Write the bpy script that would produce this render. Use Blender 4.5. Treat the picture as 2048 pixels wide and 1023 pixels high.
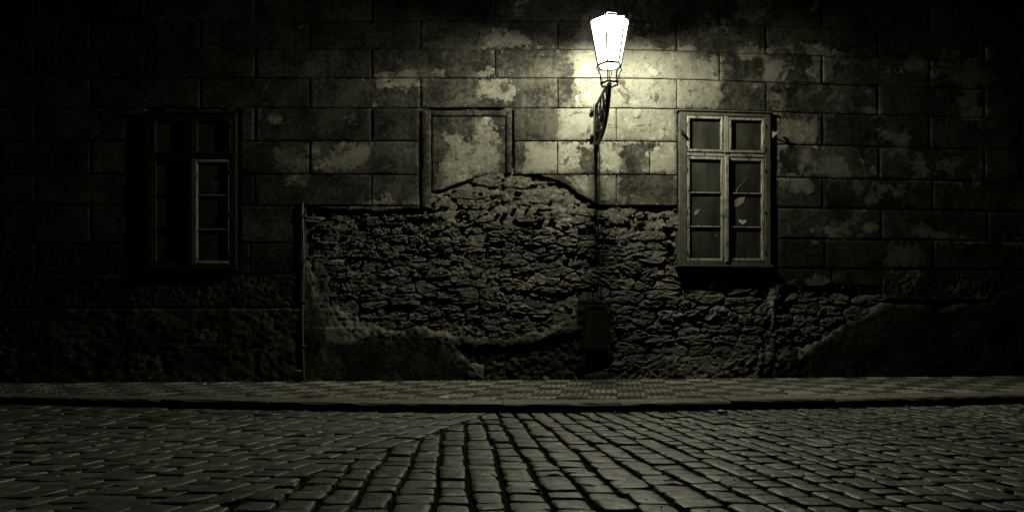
import bpy, math, random
import numpy as np
random.seed(7); rng = np.random.default_rng(7)
S = bpy.context.scene
for o in list(bpy.data.objects): bpy.data.objects.remove(o)
R = math.radians

# ------------------------------------------------------------------ camera
HC = 0.731                       # eye height above the pavement
FP = 1280.0; HY = 640.0; CX = 1024.0   # focal length in photo pixels, horizon row, centre column
cam = bpy.data.cameras.new('camera'); camo = bpy.data.objects.new('camera', cam)
S.collection.objects.link(camo); S.camera = camo
camo.location = (0, 0, HC); camo.rotation_euler = (R(90), 0, 0)
cam.sensor_width = 36; cam.lens = 36 * FP / 2048; cam.shift_y = (HY - 511.5) / 2048
cam.clip_start = 0.05; cam.clip_end = 800
S.render.resolution_x = 1024; S.render.resolution_y = 511

# ------------------------------------------------------------------ world: night sky
w = bpy.data.worlds.new('World'); S.world = w; w.use_nodes = True
nt = w.node_tree; bg = nt.nodes['Background']
sky = nt.nodes.new('ShaderNodeTexSky'); sky.sky_type = 'NISHITA'; sky.sun_disc = False
sky.sun_elevation = R(-6); sky.sun_rotation = R(200)
nt.links.new(sky.outputs[0], bg.inputs[0]); bg.inputs[1].default_value = 0.002
S.view_settings.view_transform = 'Standard'; S.view_settings.look = 'None'
S.view_settings.exposure = 0; S.view_settings.gamma = 1; S.view_settings.use_curve_mapping = False
LAMP_W = 228.0
S.cycles.diffuse_bounces = 0
LAMP_COL = (0.985, 0.98, 0.745)

# ------------------------------------------------------------------ numpy noise
def _h(ix, iy, s):
    n = (ix.astype(np.int64) * 374761393 + iy.astype(np.int64) * 668265263 + s * 1274126177) & 0xffffffff
    n = ((n ^ (n >> 13)) * 1274126177) & 0xffffffff
    n = ((n ^ (n >> 15)) * 2246822519) & 0xffffffff
    return ((n ^ (n >> 16)) & 0xffff) / 65535.0
def vn(x, y, s=0):
    x = np.asarray(x, float); y = np.asarray(y, float)
    ix = np.floor(x); iy = np.floor(y); fx = x - ix; fy = y - iy
    fx = fx*fx*fx*(fx*(fx*6-15)+10); fy = fy*fy*fy*(fy*(fy*6-15)+10)
    a = _h(ix, iy, s); b = _h(ix+1, iy, s); c = _h(ix, iy+1, s); d = _h(ix+1, iy+1, s)
    return (a*(1-fx)+b*fx)*(1-fy) + (c*(1-fx)+d*fx)*fy
def fbm(x, y, s=0, o=4, g=.5):
    t = 0; a = 1; m = 0
    for i in range(o):
        t = t + a*vn(x*2**i + 17.3*i, y*2**i - 9.1*i, s+i); m += a; a *= g
    return t/m*2-1                     # about -1..1 (mostly -.6...6)
def sstep(a, b, x):
    t = np.clip((x-a)/(b-a), 0, 1); return t*t*(3-2*t)
def sdf(px, py, poly):                 # positive inside, in photo pixels
    px = np.asarray(px, float); py = np.asarray(py, float)
    d = np.full(np.broadcast(px, py).shape, 1e9); ins = np.zeros(d.shape, bool)
    n = len(poly)
    for i in range(n):
        ax, ay = poly[i]; bx, by = poly[(i+1) % n]
        ex, ey = bx-ax, by-ay; wx, wy = px-ax, py-ay
        t = np.clip((wx*ex+wy*ey)/(ex*ex+ey*ey+1e-9), 0, 1)
        d = np.minimum(d, np.hypot(wx-ex*t, wy-ey*t))
        c = ((ay <= py) & (by > py)) | ((by <= py) & (ay > py))
        with np.errstate(divide='ignore', invalid='ignore'):
            xi = ax + (py-ay)*(ex)/(ey if ey != 0 else 1e-9)
        ins ^= c & (px < xi)
    return np.where(ins, d, -d)

# ------------------------------------------------------------------ wall coordinates (u along, z up, n out of the wall)
WD = 8.0
_u = np.arange(-30, 30, .02)
_th = R(4.9)*sstep(.9, 2.4, _u)
_X = np.zeros_like(_u); _Y = np.zeros_like(_u)
_X[1:] = np.cumsum(np.cos(_th[:-1])*.02); _Y[1:] = np.cumsum(np.sin(_th[:-1])*.02)
_X += -30; _Y += WD
def W(u, z, n):
    u = np.asarray(u, float); n = np.asarray(n, float); z = np.asarray(z, float)
    th = np.interp(u, _u, _th); x = np.interp(u, _u, _X); y = np.interp(u, _u, _Y)
    x, y, z = np.broadcast_arrays(x + np.sin(th)*n, y - np.cos(th)*n, z)
    return np.stack([x, y, z], -1)
_sx = CX + FP*_X/_Y
def U(x): return np.interp(x, _sx[700:-700], _u[700:-700]) if False else np.interp(x, _sx, _u)
def PX(u): return np.interp(u, _u, _sx)
def Z(y): return HC + (HY-np.asarray(y, float))/160.0
def PY(z): return HY - (np.asarray(z, float)-HC)*160.0
def zp(X): return -.05*np.clip((1.9-np.asarray(X, float))/7.9, 0, 1.4)      # pavement falls slightly to the left

# ------------------------------------------------------------------ object helpers
WL = {}
def tag(o, label=None, cat=None, group=None, kind=None):
    if label: o['label'] = label
    if cat: o['category'] = cat
    if group: o['group'] = group
    if kind: o['kind'] = kind
    return o
def empty(name, loc, **k):
    o = bpy.data.objects.new(name, None); S.collection.objects.link(o); o.location = loc
    o.empty_display_size = .1; WL[o] = np.array(loc, float); tag(o, **k); return o
def mk(name, v, f, mat, parent=None, attrs=None, smooth=True, **k):
    v = np.asarray(v, float).reshape(-1, 3)
    c = v.mean(0); c[2] = v[:, 2].min()
    me = bpy.data.meshes.new(name)
    lv = v - c
    if isinstance(f, np.ndarray):
        nf, q = f.shape
        me.vertices.add(len(lv)); me.vertices.foreach_set('co', lv.astype(np.float32).ravel())
        me.loops.add(nf*q); me.loops.foreach_set('vertex_index', f.astype(np.int32).ravel())
        me.polygons.add(nf); me.polygons.foreach_set('loop_start', np.arange(0, nf*q, q, dtype=np.int32))
        me.polygons.foreach_set('loop_total', np.full(nf, q, dtype=np.int32))
        me.update(calc_edges=True)
    else:
        me.from_pydata([tuple(p) for p in lv], [], [tuple(int(i) for i in q) for q in f]); me.update()
    if attrs:
        for an, val in attrs.items():
            at = me.attributes.new(an, 'FLOAT', 'POINT')
            at.data.foreach_set('value', np.broadcast_to(np.asarray(val, np.float32), (len(lv),)).copy())
    if smooth: me.polygons.foreach_set('use_smooth', np.ones(len(me.polygons), bool))
    me.materials.append(mat)
    o = bpy.data.objects.new(name, me); S.collection.objects.link(o)
    WL[o] = c
    if parent is not None:
        o.parent = parent; o.location = tuple(c - WL[parent])
    else: o.location = tuple(c)
    tag(o, **k); return o
class MB:
    def __init__(s): s.v = []; s.f = []; s.n = 0; s.a = []
    def add(s, v, f, a=0.0):
        v = np.asarray(v, float).reshape(-1, 3); s.v.append(v)
        s.f += [tuple(int(i)+s.n for i in q) for q in f]; s.n += len(v); s.a += [a]*len(v)
        return s
    def build(s, name, mat, parent=None, smooth=False, rnd=False, **k):
        return mk(name, np.concatenate(s.v), s.f, mat, parent, {'rnd': np.array(s.a)} if rnd else None, smooth, **k)
def wbox(u0, u1, z0, z1, n0, n1, b=.004, tf=W):          # chamfered board on the wall
    def q(i, n): return [(u0+i, z0+i, n), (u1-i, z0+i, n), (u1-i, z1-i, n), (u0+i, z1-i, n)]
    p = q(0, n0)+q(0, n1-b)+q(b, n1)
    p = np.array(p); v = tf(p[:, 0], p[:, 1], p[:, 2])
    f = [(0, 3, 2, 1), (8, 9, 10, 11)]
    for k in (0, 4):
        for i in range(4):
            j = (i+1) % 4; f.append((k+i, k+j, k+4+j, k+4+i))
    return v, f
def wpx(x0, x1, y0, y1, n0, n1, b=.004): return wbox(U(x0), U(x1), Z(y1), Z(y0), n0, n1, b)
def box(x0, x1, y0, y1, z0, z1):
    v = [(x, y, z) for z in (z0, z1) for y in (y0, y1) for x in (x0, x1)]
    return v, [(0, 2, 3, 1), (4, 5, 7, 6), (0, 1, 5, 4), (2, 6, 7, 3), (0, 4, 6, 2), (1, 3, 7, 5)]
def tube(pts, r, k=8, flat=1.0):
    P = np.array(pts, float); n = len(P); r = np.broadcast_to(r, (n,))
    T = np.gradient(P, axis=0); T /= np.linalg.norm(T, axis=1)[:, None]+1e-9
    ref = np.array([0, 0, 1.]) if abs(T[0, 2]) < .9 else np.array([1., 0, 0])
    v = []; N = np.cross(T[0], ref); N /= np.linalg.norm(N)
    for i in range(n):
        N = N - T[i]*N.dot(T[i]); N /= np.linalg.norm(N)+1e-9; B = np.cross(T[i], N)
        for j in range(k):
            a = 2*math.pi*j/k; v.append(P[i]+r[i]*(math.cos(a)*N+math.sin(a)*B*flat))
    f = [(i*k+j, i*k+(j+1) % k, (i+1)*k+(j+1) % k, (i+1)*k+j) for i in range(n-1) for j in range(k)]
    f += [tuple(range(k))[::-1], tuple((n-1)*k+j for j in range(k))]
    return v, f
def lathe(cx, cy, prof, k=16, rot=0):
    v = []; n = len(prof)
    for r, z in prof:
        for j in range(k):
            a = rot+2*math.pi*j/k; v.append((cx+r*math.sin(a), cy-r*math.cos(a), z))
    f = [(i*k+j, i*k+(j+1) % k, (i+1)*k+(j+1) % k, (i+1)*k+j) for i in range(n-1) for j in range(k)]
    f += [tuple(range(k))[::-1], tuple((n-1)*k+j for j in range(k))]
    return v, f

# ------------------------------------------------------------------ materials
def newmat(name):
    m = bpy.data.materials.new(name); m.use_nodes = True
    nt = m.node_tree; b = nt.nodes['Principled BSDF']; return m, nt, b
class G:
    def __init__(s, nt): s.nt = nt
    def pos(s): return s.nt.nodes.new('ShaderNodeNewGeometry').outputs['Position']
    def att(s, n):
        a = s.nt.nodes.new('ShaderNodeAttribute'); a.attribute_name = n; return a.outputs['Fac']
    def m(s, op, a, b=0.0, c=None):
        n = s.nt.nodes.new('ShaderNodeMath'); n.operation = op
        for i, x in enumerate((a, b, c)):
            if x is None: continue
            if isinstance(x, (int, float)): n.inputs[i].default_value = x
            else: s.nt.links.new(x, n.inputs[i])
        return n.outputs[0]
    def noise(s, sc, det=6, rough=.6, p=None, dist=0, scale=None):
        n = s.nt.nodes.new('ShaderNodeTexNoise'); n.inputs['Scale'].default_value = sc
        n.inputs['Detail'].default_value = det; n.inputs['Roughness'].default_value = rough
        n.inputs['Distortion'].default_value = dist
        s.nt.links.new(s.vec(p, scale), n.inputs['Vector']); return n.outputs['Fac']
    def vec(s, p, scale):
        p = p or s.pos()
        if scale is None: return p
        mp = s.nt.nodes.new('ShaderNodeMapping'); mp.inputs['Scale'].default_value = scale
        s.nt.links.new(p, mp.inputs[0]); return mp.outputs[0]
    def vor(s, sc, feat='F1', scale=None, rnd=1):
        n = s.nt.nodes.new('ShaderNodeTexVoronoi'); n.feature = feat; n.inputs['Scale'].default_value = sc
        n.inputs['Randomness'].default_value = rnd
        s.nt.links.new(s.vec(None, scale), n.inputs['Vector']); return n.outputs['Distance']
    def ramp(s, f, a, b, lo=0.0, hi=1.0):
        n = s.nt.nodes.new('ShaderNodeMapRange'); n.clamp = True; n.interpolation_type = 'SMOOTHSTEP'
        s.nt.links.new(f, n.inputs[0])
        for i, x in zip((1, 2, 3, 4), (a, b, lo, hi)): n.inputs[i].default_value = x
        return n.outputs[0]
    def mixc(s, f, a, b, mode='MIX'):
        n = s.nt.nodes.new('ShaderNodeMix'); n.data_type = 'RGBA'; n.blend_type = mode
        if isinstance(f, (int, float)): n.inputs[0].default_value = f
        else: s.nt.links.new(f, n.inputs[0])
        for i, x in ((6, a), (7, b)):
            if isinstance(x, tuple): n.inputs[i].default_value = (*x, 1)
            else: s.nt.links.new(x, n.inputs[i])
        return n.outputs[2]
    def gray(s, v):
        n = s.nt.nodes.new('ShaderNodeCombineColor')
        for i in range(3): s.nt.links.new(v, n.inputs[i])
        return n.outputs[0]
    def bump(s, h, strength, dist, prev=None):
        n = s.nt.nodes.new('ShaderNodeBump'); n.inputs['Strength'].default_value = strength
        n.inputs['Distance'].default_value = dist; s.nt.links.new(h, n.inputs['Height'])
        if prev: s.nt.links.new(prev, n.inputs['Normal'])
        return n.outputs[0]
    def to(s, o, sock): s.nt.links.new(o, sock)

def mat_plaster():
    m, nt, b = newmat('weathered_plaster'); g = G(nt)
    patch = g.att('patch'); tone = g.att('tone'); pit = g.att('pit')
    n1 = g.noise(9, 7, .68); n2 = g.noise(34, 5, .6)
    e = g.m('ADD', patch, g.m('MULTIPLY', g.m('SUBTRACT', n1, .5), 2.3))
    e = g.m('ADD', e, g.m('MULTIPLY', g.m('SUBTRACT', n2, .5), .7))
    mask = g.ramp(e, -.01, .03)
    core = g.ramp(e, .12, .6)
    grime = g.noise(2.6, 7, .7); fine = g.noise(60, 6, .7); fine2 = g.noise(18, 6, .7)
    drip = g.noise(6, 6, .65, scale=(1.6, 1.6, .35))
    dark = g.mixc(g.ramp(g.m('ADD', g.m('MULTIPLY', grime, .6), g.m('MULTIPLY', fine2, .4)), .40, .62), (.022, .021, .017), (.125, .12, .096))
    dark = g.mixc(g.ramp(drip, .5, .75), dark, (.06, .057, .048))
    lite = g.mixc(core, (.24, .232, .187), (.32, .307, .25))
    lite = g.mixc(g.ramp(g.noise(7, 8, .75), .50, .64), lite, (.19, .182, .148))
    lite = g.mixc(g.ramp(g.noise(4, 9, .78, dist=.6), .565, .595), lite, (.10, .095, .078))
    lite = g.mixc(g.ramp(g.noise(17, 5, .65), .62, .68), lite, (.10, .095, .078))
    mid = g.m('ADD', g.m('MULTIPLY', patch, .45), g.m('MULTIPLY', g.m('SUBTRACT', g.noise(3.7, 8, .7, dist=.4), .5), 3.2))
    dark = g.mixc(g.m('MULTIPLY', g.ramp(mid, .02, .07), .75), dark, (.15, .145, .116))
    fl = g.m('MULTIPLY', g.ramp(g.noise(5.3, 8, .72), .575, .60), g.ramp(e, -.5, .1))
    lite = g.mixc(fl, lite, (.43, .41, .34))
    col = g.mixc(mask, dark, lite)
    sp = g.ramp(g.vor(11), .05, .16); sp2 = g.ramp(g.noise(3.1, 3, .5), .50, .60)
    spots = g.m('MULTIPLY', g.m('SUBTRACT', 1.0, sp), sp2)
    col = g.mixc(spots, col, (.27, .26, .21))
    v = g.m('MULTIPLY', tone, g.m('ADD', .62, g.m('MULTIPLY', fine, .76)))
    v = g.m('MULTIPLY', v, g.m('ADD', .60, g.m('MULTIPLY', fine2, .8)))
    col = g.mixc(1.0, col, g.gray(v), 'MULTIPLY')
    g.to(col, b.inputs['Base Color']); b.inputs['Roughness'].default_value = .9
    b.inputs['Specular IOR Level'].default_value = .2
    # relief: flaked step, pits, grain
    h = g.m('ADD', g.m('MULTIPLY', mask, .55), g.m('MULTIPLY', fine, .42))
    h = g.m('ADD', h, g.m('MULTIPLY', fine2, .9))
    chips = g.ramp(g.noise(24, 3, .5), .60, .68)
    h = g.m('SUBTRACT', h, g.m('MULTIPLY', chips, .55))
    cr = g.ramp(g.vor(2.3, 'DISTANCE_TO_EDGE'), 0, .012, 1, 0)
    cr = g.m('MULTIPLY', cr, g.ramp(g.noise(1.3, 3, .5), .58, .68))
    h = g.m('SUBTRACT', h, g.m('MULTIPLY', cr, .35))
    h = g.m('ADD', h, g.m('MULTIPLY', g.m('MULTIPLY', pit, g.noise(26, 4, .6)), 4.5))
    g.to(g.bump(h, 1.0, .008), b.inputs['Normal'])
    return m
def mat_rubble(name='rubble_stone', lo=(.085, .082, .066), hi=(.31, .298, .242), sc=1.0):
    m, nt, b = newmat(name); g = G(nt)
    rnd = g.att('rnd'); n = g.noise(14*sc, 7, .68); f = g.noise(70, 6, .7)
    col = g.mixc(g.ramp(n, .35, .68), lo, hi)
    col = g.mixc(1.0, col, g.gray(g.m('ADD', .45, g.m('MULTIPLY', rnd, 1.1))), 'MULTIPLY')
    col = g.mixc(g.ramp(f, .35, .75), col, (.30, .29, .24))
    g.nt.nodes[-1].inputs[0].default_value = 1
    g.to(col, b.inputs['Base Color']); b.inputs['Roughness'].default_value = .92
    b.inputs['Specular IOR Level'].default_value = .2
    h = g.m('ADD', g.m('MULTIPLY', n, 1.8), g.m('MULTIPLY', f, .7))
    h = g.m('ADD', h, g.m('MULTIPLY', g.ramp(g.vor(13), 0, .5), .6))
    g.to(g.bump(h, 1.0, .02), b.inputs['Normal'])
    return m
def mat_simple(name, c, rough=.6, metal=0, sc=20, var=.35, bump=.3, bd=.003, spec=.4):
    m, nt, b = newmat(name); g = G(nt)
    n = g.noise(sc, 6, .65); f = g.noise(sc*6, 4, .6)
    k1 = tuple(x*(1-var) for x in c); k2 = tuple(min(1, x*(1+var)) for x in c)
    g.to(g.mixc(g.ramp(n, .3, .7), k1, k2), b.inputs['Base Color'])
    b.inputs['Roughness'].default_value = rough; b.inputs['Metallic'].default_value = metal
    b.inputs['Specular IOR Level'].default_value = spec
    g.to(g.bump(g.m('ADD', n, f), bump, bd), b.inputs['Normal'])
    return m
def mat_cobble():
    m, nt, b = newmat('worn_granite_cobble'); g = G(nt)
    rnd = g.att('rnd'); n = g.noise(11, 7, .65); f = g.noise(90, 5, .7); c = g.noise(30, 4, .6)
    col = g.mixc(g.ramp(n, .3, .7), (.085, .082, .066), (.195, .188, .152))
    col = g.mixc(1.0, col, g.gray(g.m('ADD', .38, g.m('MULTIPLY', rnd, 1.15))), 'MULTIPLY')
    col = g.mixc(g.ramp(f, .55, .75, 0, .5), col, (.27, .26, .215))
    g.to(col, b.inputs['Base Color'])
    g.to(g.m('ADD', .43, g.m('MULTIPLY', c, .2)), b.inputs['Roughness'])
    b.inputs['Specular IOR Level'].default_value = 1.0; b.inputs['IOR'].default_value = 1.75
    h = g.m('ADD', g.m('MULTIPLY', n, 1.2), g.m('ADD', g.m('MULTIPLY', f, .16), g.m('MULTIPLY', c, .5)))
    h = g.m('SUBTRACT', h, g.m('MULTIPLY', g.ramp(g.noise(17, 4, .6), .58, .68), .5))
    g.to(g.bump(h, .9, .006), b.inputs['Normal'])
    return m
def mat_sett():
    m, nt, b = newmat('mosaic_sett'); g = G(nt)
    rnd = g.att('rnd'); n = g.noise(3.5, 6, .7); f = g.noise(60, 4, .7)
    col = g.mixc(rnd, (.07, .067, .056), (.50, .48, .40))
    col = g.mixc(1.0, col, g.gray(g.m('ADD', .5, g.m('MULTIPLY', n, 1.0))), 'MULTIPLY')
    col = g.mixc(1.0, col, g.gray(g.m('ADD', .7, g.m('MULTIPLY', f, .6))), 'MULTIPLY')
    g.to(col, b.inputs['Base Color']); b.inputs['Roughness'].default_value = .72
    b.inputs['Specular IOR Level'].default_value = .3
    g.to(g.bump(g.m('ADD', f, n), .5, .004), b.inputs['Normal'])
    return m
def mat_glass():
    m, nt, b = newmat('dusty_window_glass'); g = G(nt)
    out = nt.nodes['Material Output']; nt.nodes.remove(b)
    tr = nt.nodes.new('ShaderNodeBsdfTransparent'); tr.inputs[0].default_value = (.8, .82, .78, 1)
    gl = nt.nodes.new('ShaderNodeBsdfGlossy'); gl.inputs['Roughness'].default_value = .06
    df = nt.nodes.new('ShaderNodeBsdfDiffuse'); df.inputs[0].default_value = (.22, .22, .18, 1)
    fr = nt.nodes.new('ShaderNodeFresnel'); fr.inputs[0].default_value = 1.45
    m1 = nt.nodes.new('ShaderNodeMixShader'); m2 = nt.nodes.new('ShaderNodeMixShader')
    nt.links.new(fr.outputs[0], m1.inputs[0]); nt.links.new(tr.outputs[0], m1.inputs[1]); nt.links.new(gl.outputs[0], m1.inputs[2])
    d = g.ramp(g.noise(4, 7, .7, scale=(1, 1, .35)), .3, .75, .12, .42)
    nt.links.new(d, m2.inputs[0]); nt.links.new(m1.outputs[0], m2.inputs[1]); nt.links.new(df.outputs[0], m2.inputs[2])
    nt.links.new(m2.outputs[0], out.inputs[0]); return m
def mat_lit_glass(e):
    m, nt, b = newmat('lit_lantern_glass'); out = nt.nodes['Material Output']; nt.nodes.remove(b)
    tr = nt.nodes.new('ShaderNodeBsdfTransparent'); tr.inputs[0].default_value = (.95, .95, .95, 1)
    em = nt.nodes.new('ShaderNodeEmission'); em.inputs[0].default_value = (1, .985, .86, 1); em.inputs[1].default_value = e
    ad = nt.nodes.new('ShaderNodeAddShader'); nt.links.new(tr.outputs[0], ad.inputs[0]); nt.links.new(em.outputs[0], ad.inputs[1])
    nt.links.new(ad.outputs[0], out.inputs[0]); return m
def mat_emit(name, c, e):
    m, nt, b = newmat(name); b.inputs['Base Color'].default_value = (0, 0, 0, 1)
    b.inputs['Emission Color'].default_value = (*c, 1); b.inputs['Emission Strength'].default_value = e; return m

M_pl = mat_plaster(); M_rub = mat_rubble()
M_cob = mat_cobble(); M_sett = mat_sett(); M_glass = mat_glass()
def mat_paint():
    m, nt, b = newmat('peeling_painted_wood'); g = G(nt)
    n = g.noise(30, 6, .7, scale=(1, 1, .35)); n2 = g.noise(5, 5, .6); grain = g.noise(70, 4, .6, scale=(1, 1, .06))
    col = g.mixc(g.ramp(grain, .3, .7), (.36, .35, .28), (.54, .52, .43))
    col = g.mixc(g.ramp(n2, .35, .7), col, (.27, .26, .21))
    col = g.mixc(g.ramp(n, .555, .585), col, (.075, .07, .055))
    g.to(col, b.inputs['Base Color']); b.inputs['Roughness'].default_value = .65
    g.to(g.bump(g.m('ADD', g.m('MULTIPLY', g.ramp(n, .555, .585), -1.0), grain), .8, .004), b.inputs['Normal']); return m
M_wood = mat_paint()
M_wooddk = mat_simple('dark_window_casing_wood', (.11, .105, .085), .7, 0, 16, .4, .6, .005)
M_woodshade = mat_simple('shade_toned_window_wood', (.018, .017, .014), .7, 0, 16, .4, .6, .005)  # left window: its shade is put into the wood colour
M_lant = mat_simple('matte_black_lantern_iron', (.009, .009, .008), .8, 0, 40, .3, .3, .002, .12)  # blacker and rougher than the bracket iron so the bars read dark
M_iron = mat_simple('black_cast_iron', (.022, .022, .02), .45, .3, 40, .4, .4, .003, .5)
M_kerb = mat_simple('granite_kerb', (.27, .26, .215), .65, 0, 9, .3, .6, .006)
M_soil = mat_simple('dark_joint_grit', (.020, .019, .015), 1.0, 0, 60, .5, .6, .006, .1)
M_ground = mat_simple('ground_earth', (.04, .038, .03), 1.0, 0, 4, .4, .5, .01, .1)
M_room = mat_simple('dark_room_plaster', (.07, .068, .055), .9, 0, 3, .3, .3)
M_curt = mat_simple('faded_curtain_cloth', (.26, .25, .20), .95, 0, 5, .35, .3)
M_paper = mat_simple('white_paper', (.75, .74, .70), .8, 0, 12, .08, .2)
M_scrap = mat_simple('grey_dusty_paper', (.30, .29, .24), .9, 0, 12, .2, .2)
M_zinc = mat_simple('dull_zinc', (.16, .155, .13), .5, .35, 14, .3, .4)
M_sheet = mat_simple('grimy_steel_door', (.045, .044, .036), .6, .2, 10, .45, .5, .004)
M_cable = mat_simple('black_cable', (.015, .015, .013), .7, 0)
M_roof = mat_simple('roof_tiles', (.12, .07, .05), .9, 0, 8)

# ================================================================== REGIONS OF THE FACADE (photo pixels on the wall plane)
RUB = [(621, 417), (740, 420), (862, 416), (863, 384), (905, 372), (945, 357), (985, 345), (1035, 350), (1085, 351), (1125, 366),
       (1160, 388), (1197, 411), (1362, 413), (1366, 545), (1550, 545), (1550, 610), (1556, 690), (1530, 740), (1520, 775),
       (1222, 775), (1220, 606), (1168, 606), (1150, 640), (1100, 664), (1040, 680), (960, 686), (900, 675), (830, 664), (760, 670),
       (700, 655), (668, 620), (640, 585), (622, 520)]
RUB2 = [(1566, 575), (1640, 566), (1730, 572), (1768, 582), (1765, 600), (1735, 618), (1700, 640), (1640, 672), (1590, 700), (1556, 700), (1550, 606)]
LOWMORT = [(905, 690), (960, 692), (1050, 688), (1168, 655), (1168, 775), (905, 775), (945, 745)]
def edge_noise(x, y, a=7): return a*fbm(x/26., y/26., 50, 4) 
def d_rub(x, y):
    e = edge_noise(x, y)
    up = sstep(470, 430, y)
    return np.maximum(sdf(x, y, RUB), sdf(x, y, RUB2)) + e*(1-.55*up)
def ledge(x):     # top of the lower plaster coat at the right
    return np.interp(x, [1560, 1620, 1660, 1700, 1740, 1770, 1820, 1880, 1925, 1960, 2000, 2050, 2500],
                        [760, 690, 664, 642, 616, 599, 601, 607, 602, 600, 575, 560, 560])

LIGHT = [
 [(1162, 40), (1175, 20), (1262, 34), (1262, 76), (1296, 80), (1345, 104), (1440, 108), (1441, 162), (1447, 168), (1448, 190), (1430, 216), (1356, 217), (1356, 408), (1345, 345), (1290, 345), (1300, 300), (1330, 284), (1240, 284), (1195, 282), (1118, 284), (1050, 345), (1056, 284), (1112, 282), (1118, 218), (1150, 215), (1158, 190), (1150, 165), (1143, 150), (1150, 130), (1136, 112), (1148, 96)],
 [(1050, 286), (1155, 286), (1160, 345), (1048, 346)], [(1130, 352), (1192, 352), (1196, 405), (1165, 385)],
 [(1195, 290), (1240, 290), (1246, 345), (1200, 345)], [(1200, 352), (1240, 352), (1236, 392), (1204, 400)],
 [(958, 234), (976, 233), (990, 262), (1004, 280), (996, 300), (1000, 330), (975, 344), (945, 352), (910, 372), (880, 378), (892, 352), (880, 345), (882, 322), (900, 300), (884, 270), (905, 262), (930, 280), (960, 285), (975, 282), (955, 262)],
 [(960, 162), (1020, 160), (1034, 190), (1020, 202), (985, 196), (955, 192)],
 [(964, 96), (975, 68), (1003, 52), (1040, 66), (1060, 78), (1082, 96)],
 [(636, 330), (672, 300), (668, 288), (742, 288), (736, 322), (700, 338), (650, 344)],
 [(545, 300), (575, 292), (605, 318), (585, 344), (560, 338)],
 [(940, 155), (985, 130), (990, 155)], [(850, 150), (885, 140), (890, 155)],
 [(1538, 178), (1572, 176), (1580, 200), (1566, 218), (1538, 220)],
 [(1556, 226), (1640, 232), (1636, 285), (1600, 284), (1560, 270)],
 [(1610, 338), (1650, 322), (1676, 336), (1668, 350)],
 [(1815, 455), (1845, 440), (1880, 458), (1968, 470), (1972, 482), (1880, 478)], [(2004, 470), (2048, 466), (2080, 484), (2010, 484)],
 [(1775, 480), (1838, 484), (1850, 530), (1772, 530)],
 [(1350, 112), (1440, 112), (1440, 160), (1350, 160)],
 [(830, 545), (850, 540), (870, 565)],
]
DARK = [[(1262, -20), (1296, -20), (1296, 77), (1262, 74)], [(992, 166), (1012, 163), (1018, 182), (1004, 188)],
        [(840, 42), (960, 44), (958, 96), (840, 98)], [(1452, 110), (1530, 108), (1530, 160), (1452, 158)], [(1296, -10), (1350, -10), (1346, 98), (1296, 90)],
        [(1575, 175), (1660, 178), (1640, 220), (1580, 220)], [(1560, 290), (1600, 290), (1596, 345), (1560, 345)], [(1280, 360), (1356, 355), (1356, 408), (1270, 408)]]
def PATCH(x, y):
    f = fbm(x/75., y/52., 11, 5, .62)*62 - 19 - 22*sstep(560, 440, x) - 18*sstep(780, 700, x)*sstep(190, 130, y) - 14*sstep(80, 20, y) + 9*sstep(1300, 1360, x)*sstep(1700, 1600, x)  # light flakes thinned at left and top to imitate the lamp's falloff
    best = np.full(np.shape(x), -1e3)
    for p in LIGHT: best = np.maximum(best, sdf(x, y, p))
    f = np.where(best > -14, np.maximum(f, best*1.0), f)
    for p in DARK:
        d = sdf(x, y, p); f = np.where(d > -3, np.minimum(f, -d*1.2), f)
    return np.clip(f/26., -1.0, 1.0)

# ================================================================== BUILDING
bld = empty('old_building', (0, float(WD)+.1, 0), label='old building with flaking blocked plaster, a bare rubble patch and two casement windows', cat='building')

# window openings (photo pixels)
WINR = (1357, 1538, 222, 529); WINL = (294, 475, 229, 536)
def in_rect(x, y, r, m=0): return (x > r[0]-m) & (x < r[1]+m) & (y > r[2]-m) & (y < r[3]+m)

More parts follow.
